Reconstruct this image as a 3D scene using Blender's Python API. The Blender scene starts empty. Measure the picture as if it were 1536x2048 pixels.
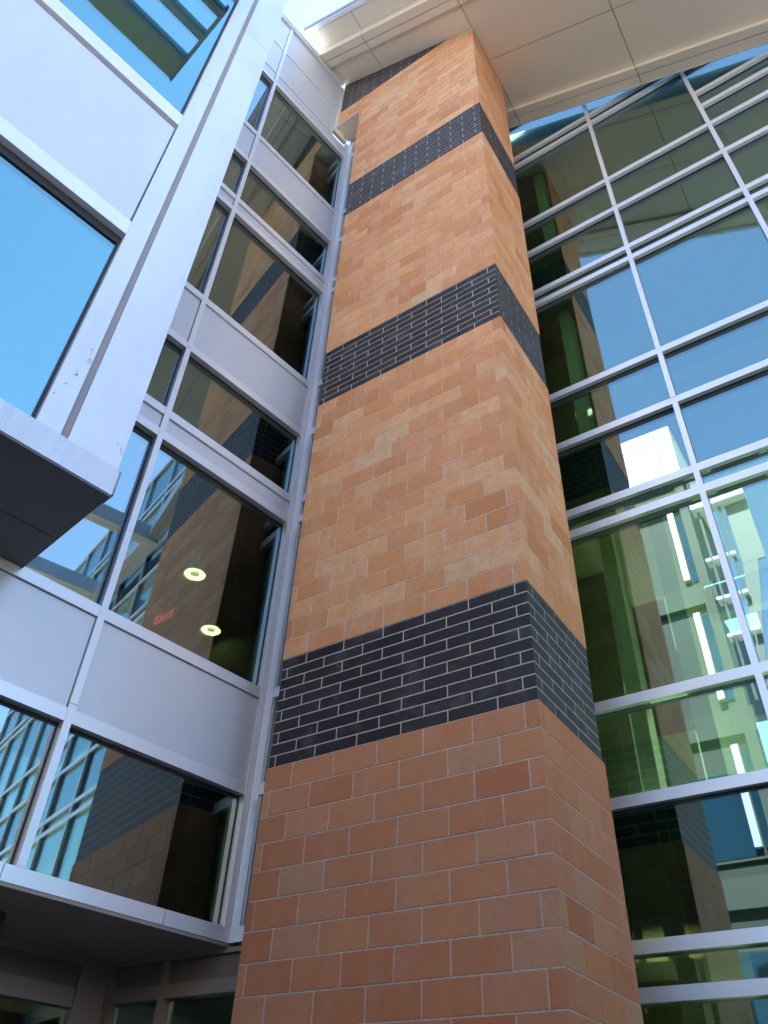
import bpy, bmesh, math, random
from mathutils import Vector, Matrix

random.seed(7)
scene = bpy.context.scene
COL = scene.collection
ZO = 4.2                                   # courtyard paving lies 4.2 m below the top of the pier's base section

# ------------------------------------------------------------------ camera
cam_data = bpy.data.cameras.new("camera")
cam = bpy.data.objects.new("camera", cam_data)
COL.objects.link(cam)
R = Matrix(((0.8337319007, 0.3393128303, 0.4356121220),
            (0.5508287526, -0.5660340944, -0.6133458155),
            (0.0384552084, 0.7513136543, -0.6588239445)))
cam.matrix_world = Matrix.Translation((1.9310934, -4.6540460, -2.6652868 + ZO)) @ R.to_4x4()
cam_data.sensor_fit = 'VERTICAL'
cam_data.sensor_height = 24.0
cam_data.lens = 1589.11 / 2048 * 24.0
cam_data.clip_end = 2000
scene.camera = cam

# ------------------------------------------------------------------ sky, sun, exposure
SUN_EL, SUN_ROT = math.radians(50), math.radians(6)
world = bpy.data.worlds.new("World")
scene.world = world
world.use_nodes = True
wn, wl = world.node_tree.nodes, world.node_tree.links
wn.clear()
wo = wn.new('ShaderNodeOutputWorld')
wb = wn.new('ShaderNodeBackground')
sky = wn.new('ShaderNodeTexSky')
sky.sky_type = 'NISHITA'
sky.sun_disc = False
sky.sun_elevation = SUN_EL
sky.sun_rotation = SUN_ROT
sky.air_density = 1.0
sky.dust_density = 0.25
sky.ozone_density = 1.8
wb.inputs['Strength'].default_value = 0.15
wl.new(sky.outputs[0], wb.inputs[0])
wl.new(wb.outputs[0], wo.inputs[0])

sun_d = bpy.data.lights.new("sun", 'SUN')
sun_d.energy = 5.0
sun_d.angle = math.radians(0.53)
sun_d.color = (1.0, 0.93, 0.82)
sun = bpy.data.objects.new("sun", sun_d)
COL.objects.link(sun)
sv = Vector((math.sin(SUN_ROT) * math.cos(SUN_EL), math.cos(SUN_ROT) * math.cos(SUN_EL), math.sin(SUN_EL)))
sun.rotation_euler = sv.to_track_quat('Z', 'Y').to_euler()

vs = scene.view_settings
vs.view_transform = 'Standard'
vs.look = 'None'
vs.gamma = 1.0
vs.use_curve_mapping = False
vs.exposure = 2.35
scene.cycles.max_bounces = 10
scene.cycles.transparent_max_bounces = 24
scene.cycles.glossy_bounces = 6
scene.cycles.caustics_reflective = False
scene.cycles.caustics_refractive = False
scene.cycles.sample_clamp_indirect = 6.0

# ------------------------------------------------------------------ materials
def new_mat(name):
    m = bpy.data.materials.new(name)
    m.use_nodes = True
    nt = m.node_tree
    b = nt.nodes['Principled BSDF']
    return m, nt, b

def N(nt, t, **kw):
    n = nt.nodes.new(t)
    for k, v in kw.items():
        setattr(n, k, v)
    return n

def math_node(nt, op, a, b=None, clamp=False):
    n = nt.nodes.new('ShaderNodeMath')
    n.operation = op
    n.use_clamp = clamp
    for i, v in enumerate((a, b)):
        if v is None:
            continue
        if isinstance(v, (int, float)):
            n.inputs[i].default_value = v
        else:
            nt.links.new(v, n.inputs[i])
    return n.outputs[0]

def ramp(nt, fac, stops, interp='LINEAR'):
    r = nt.nodes.new('ShaderNodeValToRGB')
    r.color_ramp.interpolation = interp
    els = r.color_ramp.elements
    while len(els) < len(stops):
        els.new(0.5)
    for e, (p, c) in zip(els, stops):
        e.position = p
        e.color = (*c, 1) if len(c) == 3 else c
    nt.links.new(fac, r.inputs[0])
    return r.outputs[0]

def mixc(nt, fac, a, b, mode='MIX'):
    n = nt.nodes.new('ShaderNodeMix')
    n.data_type = 'RGBA'
    n.blend_type = mode
    if isinstance(fac, (int, float)):
        n.inputs[0].default_value = fac
    else:
        nt.links.new(fac, n.inputs[0])
    for i, v in ((6, a), (7, b)):
        if isinstance(v, tuple):
            n.inputs[i].default_value = (*v, 1) if len(v) == 3 else v
        else:
            nt.links.new(v, n.inputs[i])
    return n.outputs[2]

def noise(nt, vec, scale, detail=4, rough=0.55):
    n = nt.nodes.new('ShaderNodeTexNoise')
    n.inputs['Scale'].default_value = scale
    n.inputs['Detail'].default_value = detail
    n.inputs['Roughness'].default_value = rough
    nt.links.new(vec, n.inputs['Vector'])
    return n.outputs[0]

def world_pos(nt):
    return nt.nodes.new('ShaderNodeNewGeometry').outputs['Position']

def piece_random(nt):
    g = nt.nodes.new('ShaderNodeNewGeometry')
    o = nt.nodes.new('ShaderNodeObjectInfo')
    s = math_node(nt, 'ADD', g.outputs['Random Per Island'], o.outputs['Random'])
    return math_node(nt, 'FRACT', s)

def bump(nt, b, h, strength, dist=0.01):
    n = nt.nodes.new('ShaderNodeBump')
    n.inputs['Strength'].default_value = strength
    n.inputs['Distance'].default_value = dist
    nt.links.new(h, n.inputs['Height'])
    nt.links.new(n.outputs[0], b.inputs['Normal'])

def block_material(name="tan_block", red=0.0):
    m, nt, b = new_mat(name)
    p = world_pos(nt)
    rnd = piece_random(nt)
    base = ramp(nt, rnd, [(0.0, (0.45, 0.18, 0.075)), (0.15, (0.60, 0.275, 0.115)), (0.32, (0.70, 0.37, 0.18)),
                          (0.5, (0.54, 0.235, 0.10)), (0.66, (0.72, 0.42, 0.22)), (0.8, (0.56, 0.25, 0.10)),
                          (0.93, (0.67, 0.40, 0.225)), (0.955, (0.60, 0.42, 0.25)), (1.0, (0.60, 0.44, 0.27))])
    big = noise(nt, p, 1.7, 3)
    base = mixc(nt, math_node(nt, 'MULTIPLY', big, 0.3), base, (0.62, 0.34, 0.17))
    mott = noise(nt, p, 9.0, 5, 0.65)
    base = mixc(nt, ramp(nt, mott, [(0.38, (0, 0, 0)), (0.75, (0.5, 0.5, 0.5))]), base, (0.50, 0.185, 0.07))
    mpc = nt.nodes.new('ShaderNodeMapping')
    mpc.inputs['Scale'].default_value = (1.6, 1.6, 0.55)
    nt.links.new(p, mpc.inputs[0])
    chalk = noise(nt, mpc.outputs[0], 2.6, 7, 0.72)
    base = mixc(nt, ramp(nt, chalk, [(0.5, (0, 0, 0)), (0.78, (0.6, 0.6, 0.6))]), base, (0.66, 0.46, 0.36))
    fine = noise(nt, p, 210.0, 2)
    base = mixc(nt, ramp(nt, fine, [(0.3, (0.45, 0.45, 0.45)), (0.5, (0, 0, 0))]), base, (0.30, 0.12, 0.05))
    v = nt.nodes.new('ShaderNodeTexVoronoi')
    v.inputs['Scale'].default_value = 55.0
    nt.links.new(p, v.inputs['Vector'])
    gate = noise(nt, p, 14.0, 2)
    sp = math_node(nt, 'LESS_THAN', v.outputs['Distance'], 0.17)
    sp = math_node(nt, 'MULTIPLY', sp, math_node(nt, 'GREATER_THAN', gate, 0.5))
    base = mixc(nt, math_node(nt, 'MULTIPLY', sp, 0.75), base, (0.07, 0.03, 0.02))
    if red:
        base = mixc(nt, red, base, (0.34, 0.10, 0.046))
    nt.links.new(base, b.inputs['Base Color'])
    b.inputs['Roughness'].default_value = 0.72
    b.inputs['Specular IOR Level'].default_value = 0.35
    h = math_node(nt, 'ADD', math_node(nt, 'MULTIPLY', fine, 0.5), math_node(nt, 'MULTIPLY', mott, 0.6))
    h = math_node(nt, 'SUBTRACT', h, sp)
    bump(nt, b, h, 0.35, 0.004)
    return m

def dark_brick_material():
    m, nt, b = new_mat("charcoal_brick")
    p = world_pos(nt)
    rnd = piece_random(nt)
    base = ramp(nt, rnd, [(0.0, (0.016, 0.0125, 0.014)), (0.5, (0.023, 0.018, 0.020)), (1.0, (0.033, 0.027, 0.029))])
    st = noise(nt, p, 3.3, 7, 0.72)
    base = mixc(nt, ramp(nt, st, [(0.52, (0, 0, 0)), (0.72, (0.5, 0.5, 0.5))]), base, (0.15, 0.14, 0.17))
    fine = noise(nt, p, 160.0, 3)
    base = mixc(nt, math_node(nt, 'MULTIPLY', fine, 0.3), base, (0.02, 0.018, 0.022))
    nt.links.new(base, b.inputs['Base Color'])
    b.inputs['Roughness'].default_value = 0.55
    b.inputs['Specular IOR Level'].default_value = 0.3
    bump(nt, b, fine, 0.25, 0.003)
    return m

def mortar_material():
    m, nt, b = new_mat("grey_mortar")
    p = world_pos(nt)
    n = noise(nt, p, 30.0, 5)
    c = ramp(nt, n, [(0.3, (0.36, 0.32, 0.28)), (0.7, (0.55, 0.50, 0.45))])
    nt.links.new(c, b.inputs['Base Color'])
    b.inputs['Roughness'].default_value = 0.95
    bump(nt, b, noise(nt, p, 220.0, 3), 0.5, 0.004)
    return m

def metal_material(name, color, metallic, rough, dirt=0.10, brushed=False, var=0.0):
    m, nt, b = new_mat(name)
    p = world_pos(nt)
    mp = nt.nodes.new('ShaderNodeMapping')
    mp.inputs['Scale'].default_value = (1, 1, 0.35)
    nt.links.new(p, mp.inputs[0])
    n1 = noise(nt, mp.outputs[0], 2.2, 6, 0.65)
    dark = tuple(x * 0.72 for x in color)
    c = mixc(nt, math_node(nt, 'MULTIPLY', ramp(nt, n1, [(0.4, (0, 0, 0)), (0.8, (1, 1, 1))]), dirt * 2.5), color, dark)
    n2 = noise(nt, p, 38.0, 4, 0.7)
    c = mixc(nt, ramp(nt, n2, [(0.66, (0, 0, 0)), (0.76, (dirt * 2,) * 3)]), c, tuple(x * 0.5 for x in color))
    if brushed:
        m2 = nt.nodes.new('ShaderNodeMapping')
        m2.inputs['Scale'].default_value = (14, 14, 0.9)
        nt.links.new(p, m2.inputs[0])
        st = noise(nt, m2.outputs[0], 1.0, 6, 0.7)
        c = mixc(nt, ramp(nt, st, [(0.5, (0, 0, 0)), (0.72, (0.55, 0.55, 0.55))]), c, tuple(x * 0.62 for x in color))
    if var:
        r = piece_random(nt)
        c = mixc(nt, math_node(nt, 'MULTIPLY', r, var), c, tuple(x * 0.75 for x in color))
    nt.links.new(c, b.inputs['Base Color'])
    b.inputs['Metallic'].default_value = metallic
    rr = math_node(nt, 'ADD', math_node(nt, 'MULTIPLY', n1, 0.12), rough - 0.06)
    nt.links.new(rr, b.inputs['Roughness'])
    mw = noise(nt, p, 0.9, 2, 0.4)
    h = math_node(nt, 'ADD', mw, math_node(nt, 'MULTIPLY', noise(nt, p, 400.0, 1), 0.004))
    bump(nt, b, h, 0.10, 0.05)
    return m

def plain(name, color, rough=0.7, metallic=0.0, scale=6.0, amt=0.25):
    m, nt, b = new_mat(name)
    p = world_pos(nt)
    n = noise(nt, p, scale, 5)
    c = mixc(nt, math_node(nt, 'MULTIPLY', n, amt), color, tuple(x * 0.6 for x in color))
    nt.links.new(c, b.inputs['Base Color'])
    b.inputs['Roughness'].default_value = rough
    b.inputs['Metallic'].default_value = metallic
    return m

def glass_material(name, tint, f0, refl, warp=0.0):
    """Coated glazing: tinted see-through part plus a mirror part that grows towards grazing angles."""
    m = bpy.data.materials.new(name)
    m.use_nodes = True
    nt = m.node_tree
    nt.nodes.clear()
    out = nt.nodes.new('ShaderNodeOutputMaterial')
    tr = nt.nodes.new('ShaderNodeBsdfTransparent')
    tr.inputs[0].default_value = (*tint, 1)
    gl = nt.nodes.new('ShaderNodeBsdfGlossy')
    gl.inputs['Color'].default_value = (*refl, 1)
    gl.inputs['Roughness'].default_value = 0.0
    lw = nt.nodes.new('ShaderNodeLayerWeight')
    lw.inputs[0].default_value = 0.5
    mp = math_node(nt, 'POWER', lw.outputs['Facing'], 5.0)
    fac = math_node(nt, 'ADD', math_node(nt, 'MULTIPLY', mp, 1 - f0), f0, True)
    if warp:
        p = world_pos(nt)
        bp = nt.nodes.new('ShaderNodeBump')
        bp.inputs['Strength'].default_value = warp
        bp.inputs['Distance'].default_value = 0.02
        nt.links.new(noise(nt, p, 1.1, 1, 0.3), bp.inputs['Height'])
        nt.links.new(bp.outputs[0], gl.inputs['Normal'])
    mx = nt.nodes.new('ShaderNodeMixShader')
    nt.links.new(fac, mx.inputs[0])
    nt.links.new(tr.outputs[0], mx.inputs[1])
    nt.links.new(gl.outputs[0], mx.inputs[2])
    nt.links.new(mx.outputs[0], out.inputs[0])
    return m

def emit(name, color, strength):
    m = bpy.data.materials.new(name)
    m.use_nodes = True
    nt = m.node_tree
    nt.nodes.clear()
    out = nt.nodes.new('ShaderNodeOutputMaterial')
    e = nt.nodes.new('ShaderNodeEmission')
    e.inputs[0].default_value = (*color, 1)
    e.inputs[1].default_value = strength
    nt.links.new(e.outputs[0], out.inputs[0])
    return m

M_BLOCK = block_material()
M_BLOCK_SHADE = block_material("shaded_base_block", 0.48)  # base courses coloured darker and redder for the weaker light low down
M_DARK = dark_brick_material()
M_MORTAR = mortar_material()
M_FRAME = metal_material("anodised_aluminium", (0.71, 0.74, 0.80), 0.45, 0.34, 0.08)
M_PANEL = metal_material("silver_blue_panel", (0.55, 0.59, 0.66), 0.35, 0.38, 0.10)
M_PLATE = metal_material("pale_silver_plate", (0.61, 0.66, 0.72), 0.40, 0.36, 0.22)
M_FASCIA = metal_material("weathered_silver_fascia", (0.54, 0.59, 0.65), 0.40, 0.42, 0.26, brushed=True)
M_SOFFIT = metal_material("champagne_soffit", (0.80, 0.71, 0.58), 0.2, 0.40, 0.05, var=0.2)
M_DSOFF = metal_material("dark_soffit", (0.12, 0.12, 0.14), 0.2, 0.5, 0.10)  # dark grey metal of the bay underside and lamp housing
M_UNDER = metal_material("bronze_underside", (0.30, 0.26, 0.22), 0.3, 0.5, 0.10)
M_GASKET = plain("black_gasket", (0.012, 0.013, 0.018), 0.55)
M_REVEAL = plain("grey_reveal", (0.26, 0.26, 0.30), 0.6)
M_GLASS_R = glass_material("green_clear_glass", (0.60, 0.80, 0.60), 0.28, (0.72, 0.92, 1.0), 0.03)
M_GLASS_L = glass_material("grey_green_glass", (0.44, 0.56, 0.47), 0.30, (0.76, 0.95, 1.0), 0.012)
M_GLASS_B = glass_material("blue_bay_glass", (0.55, 0.72, 0.74), 0.33, (0.56, 0.93, 0.92), 0.012)
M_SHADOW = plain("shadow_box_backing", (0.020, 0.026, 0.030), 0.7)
M_INT = plain("interior_plaster", (0.52, 0.54, 0.37), 0.8)
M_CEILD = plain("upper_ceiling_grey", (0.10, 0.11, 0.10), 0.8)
M_INTW = plain("interior_white", (0.74, 0.76, 0.66), 0.7)
M_INTD = plain("interior_dark", (0.15, 0.18, 0.14), 0.8)
M_FLOOR = plain("interior_floor", (0.45, 0.43, 0.38), 0.5)
M_GROUND = plain("concrete_paving", (0.40, 0.38, 0.34), 0.9, scale=1.5)
M_TAN = plain("tan_masonry", (0.46, 0.29, 0.17), 0.9, scale=3)
M_TOWER = plain("shade_dark_cladding", (0.03, 0.036, 0.036), 0.6, scale=2)  # tower body colour darkened to stand in for its shade
M_TOWERB = plain("shade_dark_band", (0.045, 0.056, 0.053), 0.6)  # darkened likewise, the tower's shade put into the band colour
M_WHITE = plain("white_cladding", (0.80, 0.80, 0.80), 0.55, amt=0.08)
M_BLUEGL = plain("blue_reflective_glazing", (0.03, 0.09, 0.17), 0.08, 0.5)
M_LAMP = emit("lamp_glow", (1.0, 0.88, 0.42), 3.4)
M_LAMPC = emit("lamp_lens_dim", (0.85, 0.72, 0.28), 0.55)
M_LAMPT = metal_material("lamp_trim", (0.75, 0.70, 0.40), 0.6, 0.3)
M_EXIT = emit("exit_red", (1.0, 0.05, 0.10), 0.85)
M_OLIVE = plain('olive_beige_blade', (0.34, 0.31, 0.21), 0.6)
M_ROOFM = plain("roof_membrane", (0.20, 0.20, 0.20), 0.9)

# ------------------------------------------------------------------ building helpers
def thing(name, label, cat, loc=(0, 0, 0), group=None, kind=None):
    o = bpy.data.objects.new(name, None)
    o.empty_display_size = 0.3
    COL.objects.link(o)
    o.location = (loc[0], loc[1], loc[2] + ZO)
    o['label'] = label
    o['category'] = cat
    if group:
        o['group'] = group
    if kind:
        o['kind'] = kind
    return o

def world_loc(o):
    v = Vector((0, 0, 0))
    while o is not None:
        v += o.location
        o = o.parent
    return v

class Frame:
    """s runs along the wall, n outwards (towards the courtyard), z up."""
    def __init__(self, ox, oy, ang_deg):
        t = math.radians(ang_deg)
        self.o = Vector((ox, oy))
        self.u = Vector((math.cos(t), math.sin(t)))
        self.n = Vector((math.sin(t), -math.cos(t)))
    def pt(self, s, n, z):
        p = self.o + self.u * s + self.n * n
        return (p.x, p.y, z + ZO)

WORLD = Frame(0, 0, 0)      # u = +x, n = -y

class MB:
    FACES = [(0, 3, 2, 1), (4, 5, 6, 7), (0, 1, 5, 4), (1, 2, 6, 5), (2, 3, 7, 6), (3, 0, 4, 7)]
    def __init__(self):
        self.v, self.f = [], []
    def hexa(self, p):
        b = len(self.v)
        self.v += p
        self.f += [tuple(b + i for i in q) for q in self.FACES]
        return self
    def box(self, fr, s0, s1, n0, n1, z0, z1):
        # corners wound so that faces point outwards
        lo, hi = (min(n0, n1), max(n0, n1))
        q = [(s0, hi), (s1, hi), (s1, lo), (s0, lo)]
        return self.hexa([fr.pt(s, n, z0) for s, n in q] + [fr.pt(s, n, z1) for s, n in q])
    def wbox(self, x0, x1, y0, y1, z0, z1):
        return self.box(WORLD, x0, x1, -y1, -y0, z0, z1)
    def slope(self, quad, zf0, zf1):
        """quad: four (x,y) counter-clockwise; zf0/zf1 give bottom and top height at x,y"""
        return self.hexa([(x, y, zf0(x, y) + ZO) for x, y in quad] + [(x, y, zf1(x, y) + ZO) for x, y in quad])
    def prism(self, poly, z0, z1):
        b = len(self.v)
        n = len(poly)
        self.v += [(x, y, z0 + ZO) for x, y in poly] + [(x, y, z1 + ZO) for x, y in poly]
        self.f.append(tuple(b + i for i in reversed(range(n))))
        self.f.append(tuple(b + n + i for i in range(n)))
        for i in range(n):
            j = (i + 1) % n
            self.f.append((b + i, b + j, b + n + j, b + n + i))
        return self
    def tube(self, p0, p1, r, n=10, cap=True):
        p0, p1 = Vector(p0), Vector(p1)
        p0.z += ZO
        p1.z += ZO
        d = (p1 - p0).normalized()
        a = d.orthogonal().normalized()
        c = d.cross(a)
        b = len(self.v)
        for p in (p0, p1):
            for i in range(n):
                t = 2 * math.pi * i / n
                self.v.append(tuple(p + (a * math.cos(t) + c * math.sin(t)) * r))
        for i in range(n):
            j = (i + 1) % n
            self.f.append((b + i, b + j, b + n + j, b + n + i))
        if cap:
            self.f.append(tuple(b + i for i in reversed(range(n))))
            self.f.append(tuple(b + n + i for i in range(n)))
        return self
    def build(self, name, mat, parent=None, kind=None, label=None, cat=None, group=None, bevel=0.0):
        o_loc = world_loc(parent) if parent else Vector((0, 0, 0))
        vs_ = [Vector(p) for p in self.v]
        if parent:
            lo = Vector((min(p[i] for p in vs_) for i in range(3)))
            hi = Vector((max(p[i] for p in vs_) for i in range(3)))
            org = (lo + hi) / 2
        else:
            lo = Vector((min(p[i] for p in vs_) for i in range(3)))
            hi = Vector((max(p[i] for p in vs_) for i in range(3)))
            org = Vector(((lo.x + hi.x) / 2, (lo.y + hi.y) / 2, lo.z))
        me = bpy.data.meshes.new(name)
        me.from_pydata([tuple(p - org) for p in vs_], [], self.f)
        me.materials.append(mat)
        if bevel:
            bm = bmesh.new()
            bm.from_mesh(me)
            bmesh.ops.bevel(bm, geom=list(bm.edges), offset=bevel, segments=1, affect='EDGES')
            bm.to_mesh(me)
            bm.free()
        me.update()
        o = bpy.data.objects.new(name, me)
        COL.objects.link(o)
        if parent:
            o.parent = parent
        o.location = org - o_loc
        if kind:
            o['kind'] = kind
        if label:
            o['label'] = label
        if cat:
            o['category'] = cat
        if group:
            o['group'] = group
        return o

def bxp(name, mat, parent, fr, s0, s1, n0, n1, z0, z1, **kw):
    return MB().box(fr, s0, s1, n0, n1, z0, z1).build(name, mat, parent, **kw)

# ------------------------------------------------------------------ ground
MB().wbox(-120, 120, -120, 120, -4.7, -4.2).build("ground", M_GROUND, kind='structure')

# ------------------------------------------------------------------ the brick pier
W, D = 2.40, 1.165                   # front width (x from -W to 0) and depth (y from 0 to D)
P = 4.470                            # storey height: one dark band per storey
SOF0, SLOPE = 13.165, -0.5526        # underside of the sloping roof: z = SOF0 + SLOPE * x
soffit_z = lambda x: SOF0 + SLOPE * x
MOD, TH, J = 0.4064, 0.1016, 0.010
FLX = -2.905                         # left edge of the widened brick head above FLZ
FLZ = 12.86

pier = thing("brick_pier", "tall tan brick pier with four charcoal brick bands rising to the sloping roof", "pier", (-W / 2, D / 2, -4.2))

mesh_cache = {}
def piece(name, mat, poly, z0, z1, jitter):
    """one brick or block: polygon footprint, as its own object; equal shapes share one mesh"""
    x0 = sum(p[0] for p in poly) / len(poly)
    y0 = sum(p[1] for p in poly) / len(poly)
    key = (name, mat.name, tuple((round(p[0] - x0, 4), round(p[1] - y0, 4)) for p in poly), round(z1 - z0, 4))
    me = mesh_cache.get(key)
    if me is None:
        h = (z1 - z0) / 2
        n = len(poly)
        v = [(p[0] - x0, p[1] - y0, -h) for p in poly] + [(p[0] - x0, p[1] - y0, h) for p in poly]
        f = [tuple(reversed(range(n))), tuple(range(n, 2 * n))] + [(i, (i + 1) % n, n + (i + 1) % n, n + i) for i in range(n)]
        me = bpy.data.meshes.new(name)
        me.from_pydata(v, [], f)
        bm = bmesh.new()
        bm.from_mesh(me)
        bmesh.ops.bevel(bm, geom=[e for e in bm.edges], offset=(0.0007 if name == 'brick' else 0.0018), segments=1, affect='EDGES')
        bm.to_mesh(me)
        bm.free()
        me.materials.append(mat)
        mesh_cache[key] = me
    o = bpy.data.objects.new(name, me)
    COL.objects.link(o)
    o.parent = pier
    pl = world_loc(pier)
    o.location = (x0 - pl.x + jitter[0], y0 - pl.y + jitter[1], (z0 + z1) / 2 + ZO - pl.z)
    return o

def course_polys(row_a, g, xl):
    """footprints of one course, g = how far the course stands proud, xl = left edge"""
    h = J / 2
    x1, y0, x0, y1 = g, -g, xl - g, D + g
    out = []
    c = 0.1016 if row_a else 0.3048
    # front right corner unit: a small square unit or an L-shaped one
    L = c + g
    if row_a:
        out.append(('f', [(x1 - L + h, y0), (x1, y0), (x1, y0 + L - h), (x1 - L + h, y0 + L - h)]))
    else:
        out.append(('f', [(x1 - L + h, y0), (x1, y0), (x1, y0 + L - h), (x1 - TH, y0 + L - h), (x1 - TH, y0 + TH), (x1 - L + h, y0 + TH)]))
    # front face
    x = x1 - L
    while x > x0 + 0.02:
        xn = x - MOD
        if xn < x0 + 0.05:
            xn = x0 - h
        out.append(('f', [(xn + h, y0), (x - h, y0), (x - h, y0 + TH), (xn + h, y0 + TH)]))
        if xn <= x0:
            break
        x = xn
    # right face
    y = y0 + L
    while y < y1 - 0.02:
        yn = y + MOD
        if yn > y1 - 0.05:
            yn = y1 + h
        out.append(('r', [(x1 - TH, y + h), (x1, y + h), (x1, yn - h), (x1 - TH, yn - h)]))
        if yn >= y1:
            break
        y = yn
    # back face
    x = x1 - TH
    first = 0.3 if row_a else 0.1
    while x > x0 + 0.02:
        xn = x - (MOD if first is None else first)
        first = None
        if xn < x0 + 0.05:
            xn = x0 - h
        out.append(('b', [(xn + h, y1 - TH), (x - h, y1 - TH), (x - h, y1), (xn + h, y1)]))
        if xn <= x0:
            break
        x = xn
    # left face, between the front and back wythes
    y = y0 + TH
    while y < y1 - TH - 0.02:
        yn = min(y + MOD, y1 - TH)
        if y1 - TH - yn < 0.05:
            yn = y1 - TH
        out.append(('l', [(x0, y + h), (x0 + TH, y + h), (x0 + TH, yn - h), (x0, yn - h)]))
        y = yn
    return out

cand = {'block': [], 'dark': []}
def lay(z_from, z_to, ch, kind, g, xl=-W, only_front=False, start_a=True):
    k = 0
    z = z_from
    a = start_a
    while z < z_to - 0.01:
        zt = min(z + ch, z_to)
        for face, poly in course_polys(a, g, xl):
            if z > soffit_z(min(p[0] for p in poly)) + 0.01:
                continue
            cand[kind].append((face, poly, z + J / 2, zt - J / 2))
        z = zt
        a = not a
        k += 1

# base section: courses counted downwards from z = 0
for k in range(21):
    zt = -0.2032 * k
    zb = max(zt - 0.2032, -4.2)
    if zt - zb < 0.03:
        continue
    for face, poly in course_polys(k % 2 == 0, 0.011, -W):
        cand['block'].append((face, poly, zb + J / 2, zt - J / 2))
for s in range(4):
    z0 = s * P
    bt = z0 + (1.016 if s < 3 else 1.524)
    lay(z0, bt, 0.1016, 'dark', 0.0, start_a=False)
    if s < 3:
        n = 17
        ch = (P - 1.016) / n
        lay(bt, (s + 1) * P, ch, 'block', 0.007, start_a=(s % 2 == 0))

# the widened head on the left, above the notch
def lay_flap(z_from, z_to, ch, kind, g, par):
    z = z_from
    a = par
    while z < z_to - 0.01:
        zt = min(z + ch, z_to)
        x1 = -W - g
        cuts = [x1, x1 - (0.29 if a else 0.12), FLX]
        for xa, xb in zip(cuts[:-1], cuts[1:]):
            cand[kind].append(('f', [(xb + J / 2, -g), (xa - J / 2, -g), (xa - J / 2, -g + TH), (xb + J / 2, -g + TH)], z + J / 2, zt - J / 2))
        z = zt
        a = not a
ch = (P - 1.016) / 17
zz = 3 * P - ch * 3
lay_flap(zz, 3 * P, ch, 'block', 0.007, False)
lay_flap(3 * P, 3 * P + 1.524, 0.1016, 'dark', 0.0, True)
FLZ = zz

rnd = random.Random(3)
for kind, name, mat in (('block', 'block', M_BLOCK), ('dark', 'brick', M_DARK)):
    vis = [c for c in cand[kind] if c[0] in 'fr']
    hid = [c for c in cand[kind] if c[0] not in 'fr']
    vis = [c for c in vis if c[3] > -3.7] + [c for c in vis if c[3] <= -3.7]
    near = [c for c in vis if c[3] > -3.7]
    near.sort(key=lambda c: c[2])
    singles = near[:296]
    rest = near[296:] + [c for c in vis if c[3] <= -3.7] + hid
    JA = 0.0013 if kind == 'block' else 0.0003
    for face, poly, z0, z1 in singles:
        j = rnd.uniform(-JA, JA)
        piece(name, M_BLOCK_SHADE if (kind == 'block' and z1 < 0) else mat, poly, z0, z1, (0.0, j) if face == 'f' else (j, 0.0))
    mb = MB()
    for face, poly, z0, z1 in rest:
        j = rnd.uniform(-JA, JA) * 0.6
        dx, dy = (0.0, j) if face in 'fb' else (j, 0.0)
        mb.prism([(x + dx, y + dy) for x, y in poly], z0, z1)
    mb.build('upper_blocks' if kind == 'block' else 'upper_bricks', mat, pier, kind='stuff')

# mortar core, set back from the faces
def core(g, x0, z0, z1, y1=D):
    mb = MB()
    mb.wbox(x0 - g, g, -g, y1 + g, z0, z1)
    return mb
REC = 0.0032
core(0.011 - REC, -W, -4.2, -0.001).build('mortar', M_MORTAR, pier)
for s in range(4):
    if s < 3:
        core(-0.0011, -W, s * P, s * P + 1.0155).build('mortar', M_MORTAR, pier)
        core(0.007 - REC * 0.8, -W, s * P + 1.0165, (s + 1) * P - 0.001).build('mortar', M_MORTAR, pier)
RE2 = 0.0011
q = [(-W + RE2, RE2), (-RE2, RE2), (-RE2, D - RE2), (-W + RE2, D - RE2)]
MB().slope(q, lambda x, y: 3 * P, lambda x, y: soffit_z(x) + 0.1).build('mortar', M_MORTAR, pier)
q = [(FLX, RE2), (-W, RE2), (-W, 0.09), (FLX, 0.09)]
MB().slope(q, lambda x, y: FLZ + 0.002, lambda x, y: soffit_z(x) + 0.1).build('mortar', M_MORTAR, pier)

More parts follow.
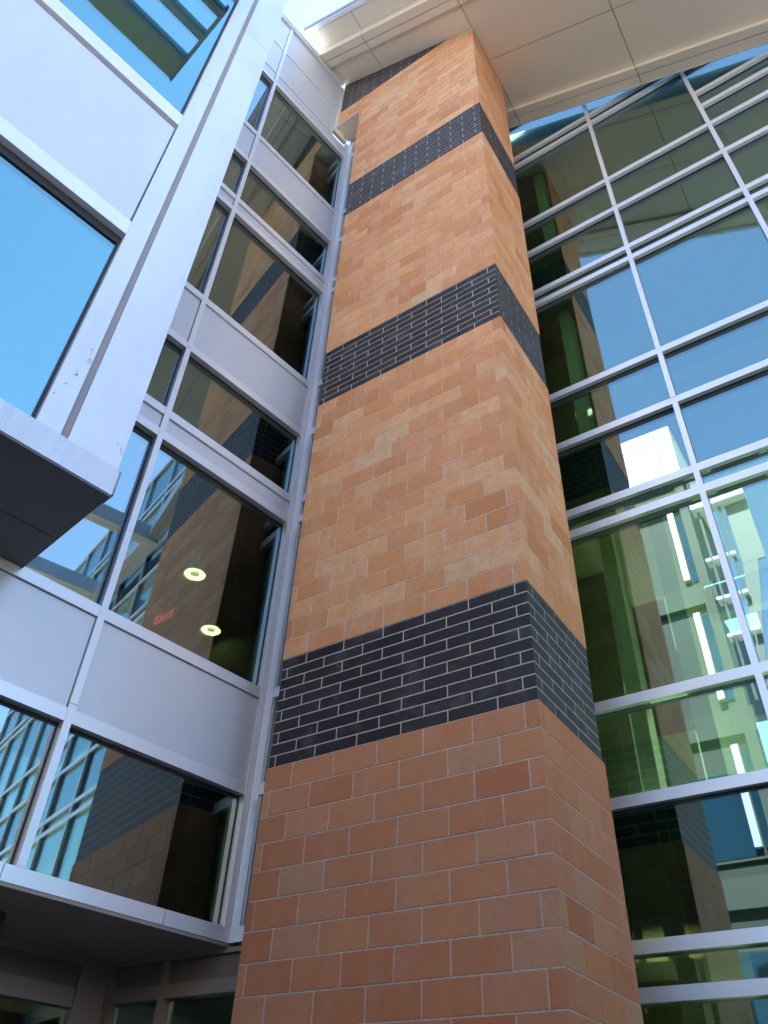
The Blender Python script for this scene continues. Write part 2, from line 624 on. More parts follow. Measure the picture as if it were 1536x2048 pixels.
# ------------------------------------------------------------------ sloping roof canopy
canopy = thing("roof_canopy", "sloping beige metal roof canopy with panelled soffit resting on the brick pier", "canopy", (1.5, 0.4, 9.0))
GAP = 0.011
XE = 6.45                             # where the slope meets the level trellis
def xl(y):                            # the left end follows the panelled wall
    return -2.93 + 0.1565 * y + 0.012
def soffit_panel(x0, x1, y0, y1, off, mat=M_SOFFIT, name='soffit_panel', th=0.02):
    def qx(x, y):
        return max(x, xl(y)) if x < -2.5 else x
    quad = [(qx(x0, y0), y0), (x1, y0), (x1, y1), (qx(x0, y1), y1)]
    return MB().slope(quad, lambda x, y: soffit_z(x) + off, lambda x, y: soffit_z(x) + off + th).build(name, mat, canopy)
XS = [-3.3, -1.96, 0.005, 2.17, 4.32, XE]
for a, b in zip(XS[:-1], XS[1:]):
    # main field; the last bay is an open frame
    if a > 4:
        pass
    elif a >= 0:
        soffit_panel(a + GAP / 2, b - GAP / 2, -0.45, 0.63 - GAP / 2, 0.0)
        soffit_panel(a + GAP / 2, b - GAP / 2, 0.63 + GAP / 2, 1.62, 0.0)
    else:
        soffit_panel(a + GAP / 2, b - GAP / 2, -0.45, 1.62, 0.0)
    # inner edge beam: upright lip, two strips
    soffit_panel(a + GAP / 2, b - GAP / 2, 1.62, 1.635, -0.10, th=0.099, name='edge_lip')
    soffit_panel(a + GAP / 2, b - GAP / 2, 1.636, 1.76 - GAP / 2, -0.10, name='edge_strip')
    soffit_panel(a + GAP / 2, b - GAP / 2, 1.76 + GAP / 2, 1.92, -0.10, name='edge_strip')
    # outer edge beam and raised outer field
    soffit_panel(a + GAP / 2, b - GAP / 2, -0.59 + GAP / 2, -0.465, -0.06, name='edge_strip')
    soffit_panel(a + GAP / 2, b - GAP / 2, -0.464, -0.45, -0.06, th=0.058, name='edge_lip')
    soffit_panel(a + GAP / 2, b - GAP / 2, -0.735, -0.59 - GAP / 2, -0.06, name='edge_strip')
    soffit_panel(a + GAP / 2, b - GAP / 2, -0.748, -0.736, -0.06, th=0.30, name='fascia_face')
    if a < 4:
        soffit_panel(a + GAP / 2, b - GAP / 2, -1.13, -0.75, 0.23, name='soffit_panel')
soffit_panel(-3.3, XE, -1.20, -1.132, 0.20, mat=M_FRAME, name='roof_edge', th=0.16)
soffit_panel(-3.3, XE, -1.215, -1.201, 0.27, mat=M_REVEAL, name='drip_edge', th=0.14)
soffit_panel(-3.3, XE, 1.921, 1.935, -0.12, mat=M_FASCIA, name='inner_fascia', th=0.50)
# dark backing above the joints and the roof deck
def slab(x0, x1, y0, y1, o0, o1, mat, name):
    quad = [(max(x0, xl(y0)), y0), (x1, y0), (x1, y1), (max(x0, xl(y1)), y1)]
    MB().slope(quad, lambda x, y: soffit_z(x) + o0, lambda x, y: soffit_z(x) + o1).build(name, mat, canopy)
slab(-3.3, 4.31, -0.447, 1.619, 0.022, 0.06, M_GASKET, 'backing')
slab(4.312, 4.33, -1.13, 1.618, 0.0, 0.40, M_FASCIA, 'end_fascia')
slab(4.332, XE, 1.605, 1.619, -0.09, 0.36, M_FASCIA, 'inner_fascia')
slab(-3.3, XE, 1.637, 1.918, -0.078, 0.04, M_GASKET, 'backing')
slab(-3.3, XE, -0.733, -0.466, -0.038, 0.04, M_GASKET, 'backing')
slab(-3.3, 4.31, -1.128, -0.75, 0.252, 0.30, M_GASKET, 'backing')
slab(-3.3, 4.31, -1.19, 1.918, 0.31, 0.40, M_ROOFM, 'roof_deck')
# level trellis that carries the canopy on along the glass wall
TZ = soffit_z(XE) - 0.10
tb = MB()
def beam(x0, x1, y0, y1, name='trellis_beam', split=None):
    MB().wbox(x0, x1, y0, y1, TZ + 0.02, TZ + 0.42).build(name, M_FASCIA, canopy)
    ym = (y0 + y1) / 2
    xm = (x0 + x1) / 2
    if split == 'x':
        MB().wbox(x0, x1, y0, ym - GAP / 2, TZ, TZ + 0.019).build('edge_strip', M_SOFFIT, canopy)
        MB().wbox(x0, x1, ym + GAP / 2, y1, TZ, TZ + 0.019).build('edge_strip', M_SOFFIT, canopy)
    else:
        MB().wbox(x0, xm - GAP / 2, y0, y1, TZ, TZ + 0.019).build('edge_strip', M_SOFFIT, canopy)
        MB().wbox(xm + GAP / 2, x1, y0, y1, TZ, TZ + 0.019).build('edge_strip', M_SOFFIT, canopy)
for xb in (6.9, 10.05, 13.2):
    beam(xb + 0.002, xb + 2.846, 1.60, 1.93, split='x')
    beam(xb + 0.002, xb + 2.846, -1.2, -0.85, split='x')
    beam(xb - 0.30, xb, -1.2, 1.93, name='cross_beam', split='y')

# ------------------------------------------------------------------ glazed curtain wall to the right of the pier
gw = thing("glass_curtain_wall", "green tinted glass curtain wall with silver mullions behind the right side of the pier", "glass wall", (6.5, 2.15, -4.2))
GX0, GX1 = -2.05, 17.27
MULL = [1.17 + 1.61 * i for i in range(-2, 11)]
TR = [-4.14, -2.45, -1.403, -1.083, 0.03, 0.942, 3.05, 3.352, 4.445, 5.368, 7.485, 7.762, 8.872, 9.765, 11.865, 12.165, 13.65]
TR_HI = [10.39, 10.86]
TH_T = 0.100
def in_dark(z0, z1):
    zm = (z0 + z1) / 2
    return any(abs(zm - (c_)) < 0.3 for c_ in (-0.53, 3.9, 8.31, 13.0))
for i, x in enumerate(MULL):
    mb = MB().wbox(x - 0.030, x + 0.030, 2.045, 2.105, -4.2, 13.7)
    o = mb.build('mullion', M_FRAME, gw)
    MB().wbox(x - 0.026, x + 0.026, 2.1055, 2.24, -4.2, 13.7).build('mullion_box', M_GASKET, gw)
for i in range(len(MULL) - 1):
    xa, xb = MULL[i] + 0.0302, MULL[i + 1] - 0.0302
    trs = sorted(TR + (TR_HI if MULL[i] > 2.5 else []))
    for z in trs:
        MB().wbox(xa, xb, 2.050, 2.105, z - TH_T / 2, z + TH_T / 2).build('transom', M_FRAME, gw)
        MB().wbox(xa, xb, 2.1055, 2.23, z - TH_T / 2 + 0.008, z + TH_T / 2 - 0.008).build('transom_box', M_GASKET, gw)
    for z0, z1 in zip(trs[:-1], trs[1:]):
        a, b = z0 + TH_T / 2 - 0.006, z1 - TH_T / 2 + 0.006
        pn = MB().wbox(xa + 0.002, xb - 0.002, 2.118, 2.140, a, b).build('pane', M_GLASS_R, gw)
        pn.rotation_euler = (random.uniform(-0.0022, 0.0022), 0, random.uniform(-0.003, 0.003))
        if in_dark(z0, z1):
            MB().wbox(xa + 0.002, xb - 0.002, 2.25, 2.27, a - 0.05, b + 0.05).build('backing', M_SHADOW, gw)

for x in MULL[2:9]:
    for z in (0.10, 4.48, 8.93):
        MB().wbox(x - 0.0302, x + 0.0302, 2.0435, 2.0449, z, z + 0.006).build('splice_joint', M_GASKET, gw)
# interior of the glazed hall
hall = thing("glazed_hall", "green lit hall with floor slabs and pale walls seen through the glass curtain wall", "building interior", (6, 6, -4.2))
for z0, z1, nm in ((-1.06, 0.0, 'floor_slab'), (3.41, 4.42, 'floor_slab'), (7.82, 8.85, 'floor_slab'), (12.3, 13.6, 'roof_slab')):
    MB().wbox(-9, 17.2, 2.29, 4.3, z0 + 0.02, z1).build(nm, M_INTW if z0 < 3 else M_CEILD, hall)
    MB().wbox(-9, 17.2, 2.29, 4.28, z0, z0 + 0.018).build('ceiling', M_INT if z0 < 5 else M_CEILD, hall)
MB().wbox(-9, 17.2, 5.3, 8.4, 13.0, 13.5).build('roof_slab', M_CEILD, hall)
MB().wbox(-9, 17.2, 2.29, 8.4, -4.198, -4.15).build('floor_slab', M_FLOOR, hall)
for z0, z1 in ((-1.06, -0.001), (3.41, 4.42), (7.82, 8.85), (12.3, 12.999)):
    MB().wbox(-9, 17.2, 8.11, 8.34, z0, z1).build('rear_spandrel', M_CEILD, hall)
LV = [(-4.15, -1.06), (0.0, 3.41), (4.42, 7.82), (8.85, 12.3)]
for z0, z1 in LV:
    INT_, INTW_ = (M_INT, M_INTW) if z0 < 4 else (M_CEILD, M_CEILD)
    # rear wall with tall openings
    for xa in [-9.0, -4.5, -1.6, 0.75, 3.4, 6.2, 9.0, 11.8, 14.6]:
        MB().wbox(xa, xa + (3.0 if xa < -4 else 0.9), 8.1, 8.35, z0 + 0.001, z1 - 0.001).build('rear_pier', INT_, hall)
    MB().wbox(-9, 17.2, 8.12, 8.3, z0 + 0.001, z0 + 0.5).build('sill_wall', INT_, hall)
    MB().wbox(-9.05, -8.95, 2.3, 8.1, z0 + 0.001, z1 - 0.001).build('end_wall', INT_, hall)
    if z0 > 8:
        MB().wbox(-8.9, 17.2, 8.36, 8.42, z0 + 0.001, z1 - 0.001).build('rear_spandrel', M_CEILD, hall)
    # inner partition behind the pier
    MB().wbox(-2.25, -0.36, 3.35, 3.47, z0 + 0.001, z1 - 0.001).build('partition', M_INTD, hall)
    MB().wbox(0.42, 0.60, 2.75, 5.4, z0 + 0.001, z1 - 0.001).build('partition', INTW_, hall)
    MB().wbox(2.85, 3.05, 3.1, 6.4, z0 + 0.001, z1 - 0.001).build('partition', INT_, hall)
    MB().wbox(0.61, 2.84, 4.31, 4.5, z1 - 0.42, z1 - 0.002).build('bulkhead', INT_, hall)
for z0, z1 in LV:
    c_ = thing("interior_column", "", "column", (-0.05, 2.72, z0 + 0.0))
    MB().wbox(-0.135, 0.02, 2.62, 2.86, z0 + 0.12, z1 - 0.001).build('shaft', M_WHITE, c_)
    MB().wbox(-0.155, 0.04, 2.60, 2.88, z0 + 0.0005, z0 + 0.119).build('base', M_INT, c_)
    lv = {-4.15: "pale interior column behind the lowest glass beside the pier", 0.0: "pale green interior column behind the large glass right of the lowest dark band",
          4.42: "pale interior column behind the glass level with the second dark band", 8.85: "pale interior column behind the topmost glass beside the pier"}
    c_['label'] = lv[z0]
    c_['group'] = "interior columns behind the curtain wall"

# ------------------------------------------------------------------ panelled wall to the left of the pier
FL = Frame(-2.878, 0.335, 81.1)
lw_ = thing("panelled_wing", "silver panelled and glazed wing meeting the left side of the brick pier", "wing", (-3.4, -3, -1.17))
LM = [0.0, -1.785, -3.57, -5.355, -7.14]
LT = [-1.115, 0.03, 0.955, 3.125, 3.435, 4.55, 5.475, 7.645, 7.935, 9.085, 9.985, 12.09, 12.48, 13.57]
LH = 0.105
TOPZ = 14.70
PANELS = {(0.03, 0.955), (3.125, 3.435), (4.55, 5.475), (7.645, 7.935), (9.085, 9.985), (12.09, 12.48), (12.48, 13.57), (13.57, TOPZ)}
for s in LM:
    if s == 0.0:
        bxp('corner_post', M_FRAME, lw_, FL, -0.058, 0.0, -0.15, 0.0, -1.06, 12.6)
    else:
        bxp('mullion', M_FRAME, lw_, FL, s - 0.031, s + 0.031, -0.075, 0.0, -1.06, TOPZ - 0.05)
        bxp('mullion_box', M_GASKET, lw_, FL, s - 0.027, s + 0.027, -0.20, -0.0755, -1.06, TOPZ - 0.05)
for i in range(len(LM) - 1):
    hi_, lo_ = LM[i], LM[i + 1]
    sa, sb = lo_ + 0.0312, (hi_ - 0.0582 if hi_ == 0 else hi_ - 0.0312)
    zs = LT + [TOPZ]
    for z in LT[1:]:
        hh = LH if z < 12.3 else 0.05
        e = sb if z < 12.3 else (sb if hi_ < 0 else -0.40)
        nn = -0.006 if z < 12.3 else -0.018
        bxp('transom', M_FRAME, lw_, FL, sa, e, -0.075, nn, z - hh / 2, z + hh / 2)
    for z0, z1 in zip(zs[:-1], zs[1:]):
        a = z0 + (LH if z0 < 12.3 else 0.05) / 2
        b = z1 - (LH if z1 < 12.3 else 0.05) / 2
        e = sb if z0 < 12.3 else (sb if hi_ < 0 else -0.40)
        if (z0, z1) in PANELS:
            bxp('panel', M_PANEL, lw_, FL, sa + 0.006, e - 0.006, -0.055, -0.030, a + 0.006, b - 0.006)
            bxp('backing', M_GASKET, lw_, FL, sa, e, -0.075, -0.056, a, b)
        else:
            bxp('pane', M_GLASS_L, lw_, FL, sa + 0.001, e - 0.001, -0.105, -0.083, a - 0.004, b + 0.004)
            bxp('gasket', M_GASKET, lw_, FL, sa + 0.001, e - 0.001, -0.082, -0.076, b - 0.014, b + 0.002)
            bxp('gasket', M_GASKET, lw_, FL, e - 0.012, e - 0.001, -0.082, -0.076, a, b - 0.015)
            bxp('transom_box', M_GASKET, lw_, FL, sa, e, -0.20, -0.106, b + 0.006, b + 0.05)
for s in LM[1:4]:
    for z in (0.12, 4.52, 9.0):
        bxp('splice_joint', M_REVEAL, lw_, FL, s - 0.0312, s + 0.0312, 0.0003, 0.0015, z, z + 0.005)
for z in (2.3, 6.9, 11.0):
    bxp('splice_joint', M_REVEAL, lw_, FL, -0.0583, 0.0003, 0.0003, 0.0015, z, z + 0.005)
# base fascia in three lengths with butt joints
for a, b in ((-7.2, -1.90), (-1.894, -0.62), (-0.614, 0.0)):
    bxp('base_fascia', M_FRAME, lw_, FL, a, b, -0.16, 0.004, -1.17, -1.063)
bxp('corner_fascia', M_FRAME, lw_, WORLD, -2.876, -2.413, -0.40, -0.333, -1.17, -1.06)
bxp('soffit', M_UNDER, lw_, FL, -7.2, 0.22, -2.4, -0.002, -1.196, -1.171)
# parapet cap
bxp('parapet_cap', M_FRAME, lw_, FL, -7.2, -0.38, -0.30, 0.022, TOPZ, TOPZ + 0.07)
bxp('parapet_cap', M_FRAME, lw_, FL, -7.2, -0.38, -0.30, 0.040, TOPZ + 0.071, TOPZ + 0.11)
# plain metal return between the top panels and the widened brick head
bxp('return_panel', M_SOFFIT, lw_, FL, -0.392, -0.062, -0.075, -0.012, 12.62, TOPZ - 0.02)
bxp('sealant_line', M_PANEL, lw_, FL, -0.402, -0.393, -0.04, -0.004, 12.62, TOPZ - 0.02)
bxp('sealant_line', M_PANEL, lw_, WORLD, -2.925, -2.908, -0.03, 0.008, FLZ - 0.004, soffit_z(-2.91) - 0.01)
bxp('sealant_line', M_PANEL, lw_, WORLD, -2.905, -2.413, -0.012, 0.008, FLZ - 0.016, FLZ - 0.004)
bxp('head_soffit', M_SOFFIT, lw_, WORLD, -2.905, -2.413, -0.334, -0.0125, FLZ - 0.016, FLZ - 0.002)
# narrow glazed return beside the pier
for z in LT[1:] + [12.60]:
    bxp('return_transom', M_FRAME, lw_, WORLD, -2.786, -2.413, -0.40, -0.337, z - LH / 2, z + LH / 2)
bxp('return_post', M_FRAME, lw_, WORLD, -2.876, -2.787, -0.42, -0.336, -1.06, 12.66)
bxp('return_post', M_FASCIA, lw_, WORLD, -2.786, -2.765, -0.42, -0.352, -1.06, 12.54)
zs = LT + [12.60]
for z0, z1 in zip(zs[:-1], zs[1:]):
    bxp('return_pane', M_GLASS_L, lw_, WORLD, -2.764, -2.413, -0.44, -0.42, z0 + LH / 2, z1 - LH / 2)
bxp('side_wall', M_INTD, lw_, WORLD, -2.52, -2.413, -2.04, -0.45, -4.2, 13.6)
bxp('sun_stop_wall', M_INTD, lw_, WORLD, -11.0, -2.53, -2.20, -2.08, -4.19, 12.9)  # added to stop sun leaking through and keep the wing rooms dark
# floors and rooms inside the wing
for z0, z1 in ((0.0, 0.90), (3.38, 3.46), (4.60, 5.42), (7.90, 7.98), (9.14, 9.93), (12.15, 12.9)):
    bxp('floor_slab', M_INTD, lw_, FL, -7.1, 1.6, -7.0, -0.22, z0, z1)
bxp('floor_slab', M_INTD, lw_, FL, -7.1, 0.2, -7.0, -0.22, -1.06, -1.0)
bxp('rear_wall', M_INTD, lw_, FL, -7.1, 1.55, -7.2, -7.01, -1.0, 14.4)
bxp('end_wall', M_INTD, lw_, FL, -7.25, -7.12, -7.0, -0.3, -1.0, 14.4)
bxp('roof_slab', M_ROOFM, lw_, WORLD, -2.93, -2.425, -2.03, -0.41, 12.95, 13.1)  # roof piece added over the gap to keep sun off the notch
bxp('roof_slab', M_ROOFM, lw_, FL, -7.2, -0.4, -7.0, -0.31, 14.45, 14.55)
for i, (x, y) in enumerate(((-4.81, 0.72), (-5.54, 1.81))):
    zc = 3.38
    t = thing("ceiling_light", ("round glowing ceiling light farther from the pier, above the red exit sign in the glass",
                                "round glowing ceiling light nearer the pier, just above the wide silver panel")[i],
              "ceiling light", (x, y, zc), group="ceiling lights in the glazed wing")
    def ring(r0, r1, z0, z1, n=28):
        mb = MB()
        for k in range(n):
            a0, a1 = 2 * math.pi * k / n, 2 * math.pi * (k + 1) / n
            q = [(x + r * math.cos(a), y + r * math.sin(a)) for r, a in ((r0, a0), (r1, a0), (r1, a1), (r0, a1))]
            mb.slope(q, lambda x_, y_: z0, lambda x_, y_: z1)
        return mb
    ring(0.135, 0.152, zc - 0.020, zc - 0.001).build('trim_ring', M_LAMPT, t)
    ring(0.062, 0.134, zc - 0.012, zc - 0.002).build('glow_ring', M_LAMP, t)
    ring(0.001, 0.061, zc - 0.010, zc - 0.003).build('lens', M_LAMPC, t)

# exit sign hanging inside the wing
ex = thing("exit_sign", "small red glowing EXIT sign inside the wing, seen faintly through its glass", "sign", (-5.58, 1.0, 3.03))
MB().wbox(-5.76, -5.40, 1.004, 1.03, 3.03, 3.23).build('sign_plate', M_INTD, ex)
MB().tube((-5.58, 1.017, 3.231), (-5.58, 1.017, 3.379), 0.008).build('stem', M_LAMPT, ex)
tc = bpy.data.curves.new('lettering', 'FONT')
tc.body = "EXIT"
tc.size = 0.17
tc.align_x = 'CENTER'
tc.extrude = 0.002
tc.materials.append(M_EXIT)
tmp = bpy.data.objects.new('lettering_curve', tc)
COL.objects.link(tmp)
bpy.context.view_layer.update()
me_t = bpy.data.meshes.new_from_object(tmp.evaluated_get(bpy.context.evaluated_depsgraph_get()))
bpy.data.objects.remove(tmp)
me_t.materials.clear()
me_t.materials.append(M_EXIT)
to = bpy.data.objects.new('lettering', me_t)
COL.objects.link(to)
to.parent = ex
to.location = (0, 0.0, 0.038)
to.rotation_euler = (math.pi / 2, 0, 0)

# ------------------------------------------------------------------ recessed entrance glazing under the wing
en = thing("entrance_glazing", "shaded brown storefront glazing under the wing soffit beside the pier foot", "storefront", (-3.4, 0.35, -4.2))
M_BR = metal_material("brown_frame", (0.34, 0.29, 0.24), 0.3, 0.5, 0.1)  # brown metal of the entrance frames
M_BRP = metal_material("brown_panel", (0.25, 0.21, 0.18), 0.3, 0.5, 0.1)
Y0 = 0.335
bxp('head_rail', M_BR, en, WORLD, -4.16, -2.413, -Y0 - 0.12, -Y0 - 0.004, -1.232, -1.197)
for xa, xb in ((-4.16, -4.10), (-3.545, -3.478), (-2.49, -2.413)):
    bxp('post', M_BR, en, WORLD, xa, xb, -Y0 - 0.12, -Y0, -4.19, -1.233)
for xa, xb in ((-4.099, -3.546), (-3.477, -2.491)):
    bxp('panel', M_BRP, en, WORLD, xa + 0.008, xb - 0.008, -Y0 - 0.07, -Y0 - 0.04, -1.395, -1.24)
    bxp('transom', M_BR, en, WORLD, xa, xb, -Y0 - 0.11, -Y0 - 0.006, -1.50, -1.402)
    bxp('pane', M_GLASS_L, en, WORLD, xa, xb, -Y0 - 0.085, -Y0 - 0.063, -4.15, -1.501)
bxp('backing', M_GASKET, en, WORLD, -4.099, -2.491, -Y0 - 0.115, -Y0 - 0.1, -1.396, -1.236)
FE = Frame(-4.212, 0.076, 81.1)
bxp('pier_face', M_BR, en, FE, 0.0, 0.262, -0.14, 0.0, -4.19, -1.197)
for sa, sb in ((-1.55, -0.004), (-3.2, -1.62)):
    bxp('panel', M_BRP, en, FE, sa, sb, -0.10, -0.045, -1.42, -1.25)
    bxp('head_rail', M_BR, en, FE, sa, sb, -0.12, -0.01, -1.249, -1.197)
    bxp('transom', M_BR, en, FE, sa, sb, -0.11, -0.012, -1.56, -1.421)
    bxp('pane', M_GLASS_L, en, FE, sa, sb, -0.09, -0.07, -4.15, -1.561)
bxp('post', M_BR, en, FE, -1.619, -1.551, -0.13, 0.0, -4.19, -1.197)
bxp('inner_wall', M_INTD, en, FE, -5.0, 1.8, -3.2, -3.1, -4.19, -1.2)
bxp('inner_wall', M_INT, en, WORLD, -6.4, -2.6, -2.0, -1.9, -4.19, -1.2)
# canopy lamp under the soffit
sl = thing("soffit_lamp", "small dark cylindrical lamp hanging under the wing soffit at the photo's edge", "lamp", (-3.77, -1.12, -1.33))
MB().tube((-3.77, -1.12, -1.198), (-3.77, -1.12, -1.33), 0.075, 18).build('housing', M_DSOFF, sl)
MB().tube((-3.77, -1.12, -1.331), (-3.77, -1.12, -1.338), 0.060, 18).build('lens', M_GASKET, sl)

# ------------------------------------------------------------------ projecting bay, top left
FB = Frame(-2.041, -2.379, 80.0)
bay = thing("projecting_bay", "large silver clad projecting window bay with dark underside hanging over the courtyard", "bay", (-2.8, -4.5, 1.0))
BT = 12.2
BL = -5.2
bxp('bottom_fascia', M_FASCIA, bay, FB, BL, 0.012, -0.12, 0.012, 1.0, 1.238)
bxp('end_cap', M_REVEAL, bay, FB, 0.0125, 0.030, -0.12, 0.006, 1.012, 1.238)
bxp('cladding_plate', M_PLATE, bay, FB, -0.402, 0.0, -0.06, 0.0, 1.242, 9.30)
bxp('cladding_plate', M_PLATE, bay, FB, -0.402, 0.0, -0.06, 0.0, 9.306, BT)
bxp('reveal', M_REVEAL, bay, FB, -0.458, -0.403, -0.06, -0.022, 1.242, BT)
bxp('jamb', M_PLATE, bay, FB, -0.640, -0.459, -0.12, -0.004, 1.242, BT)
for a, b, mat, nm in ((3.655, 3.86, M_FRAME, 'rail'), (5.86, 6.10, M_FRAME, 'rail'), (10.2, 10.45, M_FRAME, 'rail')):
    bxp(nm, mat, bay, FB, BL, -0.642, -0.13, 0.0, a, b)
bxp('panel', M_PANEL, bay, FB, -3.2, -0.656, -0.055, -0.030, 3.866, 5.80)
bxp('panel', M_PANEL, bay, FB, BL, -3.212, -0.055, -0.030, 3.866, 5.80)
bxp('panel_backing', M_REVEAL, bay, FB, BL, -0.642, -0.09, -0.056, 3.861, 5.859)
for sa, sb in ((-3.20, -0.642), (BL, -3.27)):
    for z0, z1 in ((1.239, 3.654), (6.101, 10.199)):
        bxp('pane', M_GLASS_B, bay, FB, sa + 0.05, sb - 0.022, -0.105, -0.083, z0, z1 - 0.10)
        bxp('window_gasket', M_GASKET, bay, FB, sa, sb, -0.115, -0.066, z1 - 0.10, z1)
        bxp('window_gasket', M_GASKET, bay, FB, sb - 0.020, sb, -0.115, -0.066, z0, z1 - 0.101)
        bxp('window_gasket', M_GASKET, bay, FB, sa, sa + 0.048, -0.115, -0.066, z0, z1 - 0.101)
bxp('bay_mullion', M_FRAME, bay, FB, -3.269, -3.201, -0.13, -0.002, 1.239, 3.654)
bxp('bay_mullion', M_FRAME, bay, FB, -3.269, -3.201, -0.13, -0.002, 6.101, 10.199)
# side cheek, rear and room behind the panes
bxp('side_cheek', M_PLATE, bay, FB, -0.05, -0.003, -1.55, -0.061, 1.25, BT)
bxp('room_wall', M_INTD, bay, FB, BL, -0.45, -1.3, -1.2, 1.3, BT)
bxp('room_floor', M_INTD, bay, FB, BL, -0.45, -1.19, -0.14, 1.30, 1.36)
bxp('room_ceiling', M_INT, bay, FB, BL, -0.45, -1.19, -0.14, 3.66, 3.80)
bxp('room_floor', M_INTD, bay, FB, BL, -0.45, -1.19, -0.14, 5.95, 6.05)
bxp('roof', M_ROOFM, bay, FB, BL, 0.0, -1.34, -0.102, BT + 0.001, BT + 0.06)
bxp('roof_edge', M_PLATE, bay, FB, BL, 0.0, -0.10, 0.0, BT + 0.001, BT + 0.08)
bxp('roof_edge', M_PLATE, bay, FB, BL, 0.0, -1.6, -1.35, BT + 0.001, BT + 0.08)
# sunshade of long bars standing off the bay above the frame, mirrored in the upper pane
shade = thing("bar_sunshade", "beige and grey bar sunshade projecting from the bay, mirrored in its topmost window", "sunshade", (-1.9, -4.5, 9.7))
bxp('wide_blade', M_OLIVE, shade, FB, BL, -0.721, 0.98, 1.32, 9.72, 9.90)
for nb_ in (0.47, 0.04):
    bxp('bar', M_REVEAL, shade, FB, BL, -0.721, nb_, nb_ + 0.11, 9.70, 9.92)
bxp('bar', M_REVEAL, shade, FB, BL, -0.721, 0.93, 0.979, 9.70, 9.92)
bxp('end_bar', M_REVEAL, shade, FB, -0.72, -0.68, 0.002, 1.33, 9.69, 9.93)
# underside: flat panels with open joints
for a, b in ((BL, -2.9), (-2.888, -0.815), (-0.803, 0.008)):
    for n0, n1 in ((-1.60, -0.72), (-0.71, 0.006)):
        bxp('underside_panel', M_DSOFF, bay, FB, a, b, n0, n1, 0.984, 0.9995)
bxp('underside_backing', M_GASKET, bay, FB, BL, -0.01, -1.58, -0.125, 1.002, 1.03)
bxp('recess_frame', M_DSOFF, bay, FB, -1.14, -0.80, -0.46, -0.18, 0.978, 0.9835)
bxp('recess_box', M_GASKET, bay, FB, -1.10, -0.84, -0.42, -0.22, 0.972, 0.9775)

# scuffs on the jamb and a dent on the corner plate
rs = random.Random(5)
def scuff(s0, z0, n, step, r):
    mb = MB()
    s_, z_ = s0, z0
    for k in range(n):
        s1, z1 = s_ + rs.uniform(-step, step), z_ + rs.uniform(-step * 1.6, step * 1.2)
        a, b = FB.pt(s_, 0.0, z_), FB.pt(s1, 0.0, z1)
        mb.tube((a[0], a[1], a[2] - ZO), (b[0], b[1], b[2] - ZO), r, 5)
        s_, z_ = s1, z1
    mb.build('scuff_mark', M_REVEAL, bay)
for s0, z0, n in ((-0.50, 2.02, 9), (-0.53, 1.86, 7), (-0.49, 2.12, 5), (-0.56, 1.72, 3), (-0.60, 1.55, 2), (-0.04, 1.44, 7), (-0.05, 1.47, 4)):
    scuff(s0, z0, n, 0.014, 0.0014)

# ------------------------------------------------------------------ mirrored tower across the court, and blocks added for their light
tw = thing("stair_tower", "stair tower, body coloured dark for shade, with sunlit white top box, mirrored in the curtain wall glass", "tower", (-4.0, -17, -4.2))
TX, TY = -1.10, -14.0
MB().wbox(-7.0, TX - 0.15, TY - 5.0, TY - 0.3, -4.2, 17.7).build('core', M_TOWER, tw)
MB().wbox(-7.2, TX, TY - 5.2, TY, 18.0, 20.25).build('white_box', M_WHITE, tw)
MB().wbox(-7.2, TX + 0.02, TY - 5.2, TY + 0.02, 20.26, 20.36).build('coping', M_WHITE, tw)
MB().wbox(-7.0, -1.62, TY + 0.001, TY + 0.008, 19.74, 19.79).build('joint', M_REVEAL, tw)
MB().wbox(-7.0, -1.62, TY + 0.001, TY + 0.008, 19.52, 19.57).build('joint', M_REVEAL, tw)
MB().wbox(-1.67, -1.62, TY + 0.001, TY + 0.008, 18.25, 19.515).build('joint', M_REVEAL, tw)
MB().wbox(-7.2, TX - 0.1, TY - 5.0, TY - 0.1, 17.705, 17.995).build('shadow_gap', M_TOWER, tw)
for z in (-1.0, 3.4, 7.9, 12.3, 16.4):
    MB().wbox(-7.1, TX, TY - 0.29, TY - 0.1, z, z + 0.75).build('spandrel_band', M_TOWERB, tw)
for z in (0.1, 4.55, 9.0, 13.4):
    for x in ((-6.6, -4.9, -3.2) if z < 8 else (-6.6,)):
        f_ = MB().wbox(x, x + 1.45, TY - 0.29, TY - 0.2, z, z + 2.4).build('window', M_TOWERB, tw)
        MB().wbox(x + 0.08, x + 1.37, TY - 0.199, TY - 0.185, z + 0.08, z + 2.32).build('glass', M_BLUEGL, f_)
for z0, z1 in ((4.8, 7.6), (9.0, 12.0), (13.3, 16.2)):
    MB().wbox(-1.98, -1.78, TY - 0.29, TY - 0.04, z0, z1).build('pale_reveal', M_FASCIA, tw)
    MB().wbox(-1.76, -1.54, TY - 0.299, TY - 0.27, z0, z1).build('slot_glass', M_BLUEGL, tw)
MB().wbox(TX - 0.42, TX - 0.12, TY - 0.29, TY - 0.02, -4.2, 17.7).build('edge_fin', M_TOWERB, tw)
sf = thing("sunshade_frame", "white sunshade frame with tubes and perforated brackets, mirrored beside the tower", "sunshade", (-0.5, -13.9, 8.5))
MB().wbox(TX + 0.001, 0.57, TY + 0.0, TY + 0.5, 15.62, 15.8).build('top_slab', M_WHITE, sf)
M_FIN = plain('grey_fin', (0.13, 0.15, 0.16), 0.5)
MB().prism([(-0.16, TY + 0.05), (0.55, TY + 0.05), (0.55, TY + 0.12), (-0.16, TY + 0.12)], 13.2, 15.61).build('blade', M_FIN, sf)
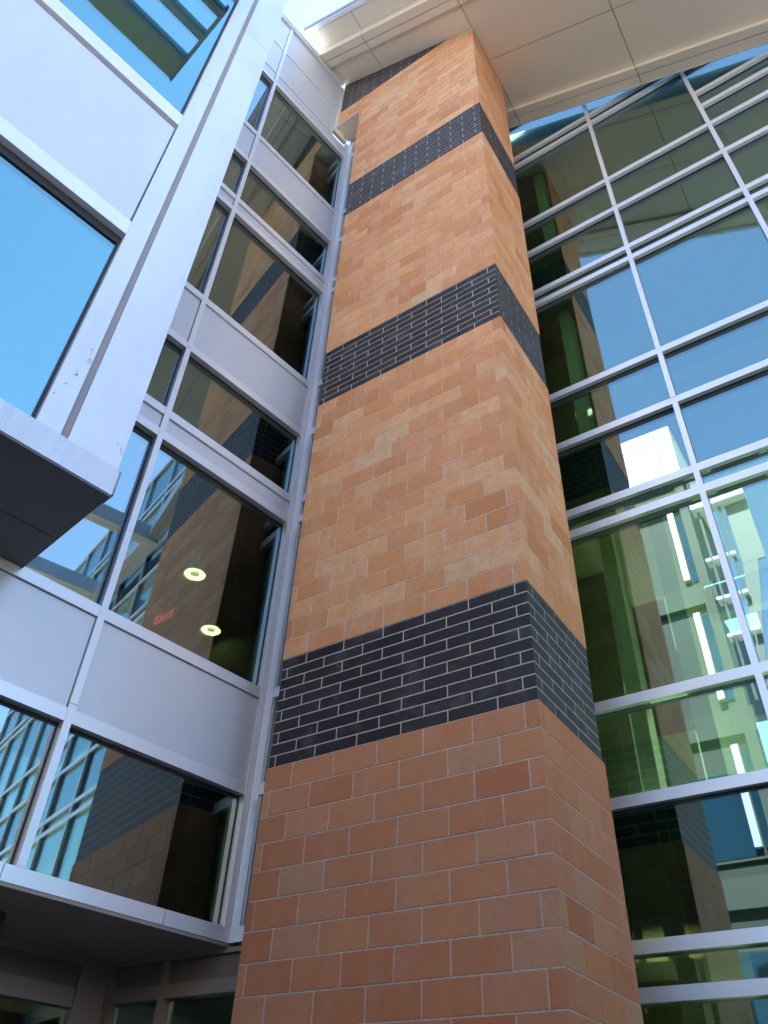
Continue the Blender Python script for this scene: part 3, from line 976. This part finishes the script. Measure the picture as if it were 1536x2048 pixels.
MB().hexa([(-0.80, TY + 0.05, 9.0 + ZO), (-0.50, TY + 0.05, 9.0 + ZO), (-0.50, TY + 0.12, 9.0 + ZO), (-0.80, TY + 0.12, 9.0 + ZO),
           (-0.16, TY + 0.05, 13.19 + ZO), (0.30, TY + 0.05, 13.19 + ZO), (0.30, TY + 0.12, 13.19 + ZO), (-0.16, TY + 0.12, 13.19 + ZO)]).build('lower_blade', M_FIN, sf)
for xt, zb in ((-0.92, 8.6), (-0.32, 11.8)):
    MB().tube((xt, TY + 0.2, zb), (xt, TY + 0.2, 15.615), 0.05).build('tube', M_FIN, sf)
for z in (13.45, 11.95, 10.6, 9.3):
    for k in range(4):
        MB().wbox(TX + 0.001 + k * 0.23, TX + 0.17 + k * 0.23, TY + 0.001, TY + 0.42, z, z + 0.10).build('bracket_plate', M_WHITE, sf)

def bounce_block(x0, x1, y0, y1, h, label, rows):  # tan block added for warm sunlit bounce onto the pier
    b_ = thing("added_bounce_building", label, "building", ((x0 + x1) / 2, (y0 + y1) / 2, -4.2))
    MB().wbox(x0, x1, y0, y1, -4.2, h).build('wall', M_TAN, b_)
    MB().wbox(x0 - 0.1, x1 + 0.1, y0 - 0.1, y1 + 0.1, h + 0.001, h + 0.35).build('parapet', M_FASCIA, b_)
    for r in range(rows):
        x = x0 + 1.0
        while x < x1 - 2.4:
            f_ = MB().wbox(x, x + 1.8, y1 + 0.002, y1 + 0.08, -3.2 + r * 4.47, -0.9 + r * 4.47).build('window', M_FRAME, b_)
            MB().wbox(x + 0.1, x + 1.7, y1 + 0.081, y1 + 0.09, -3.1 + r * 4.47, -1.0 + r * 4.47).build('glass', M_BLUEGL, f_)
            x += 3.2
bounce_block(9.0, 44.0, -30, -17, 13.0, "long tan building added behind the viewer to bounce warm sunlight", 4)
bounce_block(-44.0, -10.0, -30, -17, 13.0, "tan building added beyond the tower to bounce warm sunlight", 4)
# added low blocks: dark walls dim the pier base, white roofs bounce light
for (x0, x1, y0, y1, h, lab) in ((-7.5, 14.0, -16.8, -8.3, -0.2, "low block added across the court to dim the pier base and bounce roof light"),
                                 (7.5, 12.5, -8.4, 0.8, -0.2, "low block added near the glass wall to dim the pier base")):
    b_ = thing("added_light_block", lab, "building", ((x0 + x1) / 2, (y0 + y1) / 2, -4.2))
    MB().wbox(x0, x1, y0, y1, -4.2, h - 0.3).build('wall', M_TOWER, b_)
    MB().wbox(x0 - 0.15, x1 + 0.15, y0 - 0.04, y1 + 0.15, h - 0.299, h).build('roof', M_WHITE, b_)
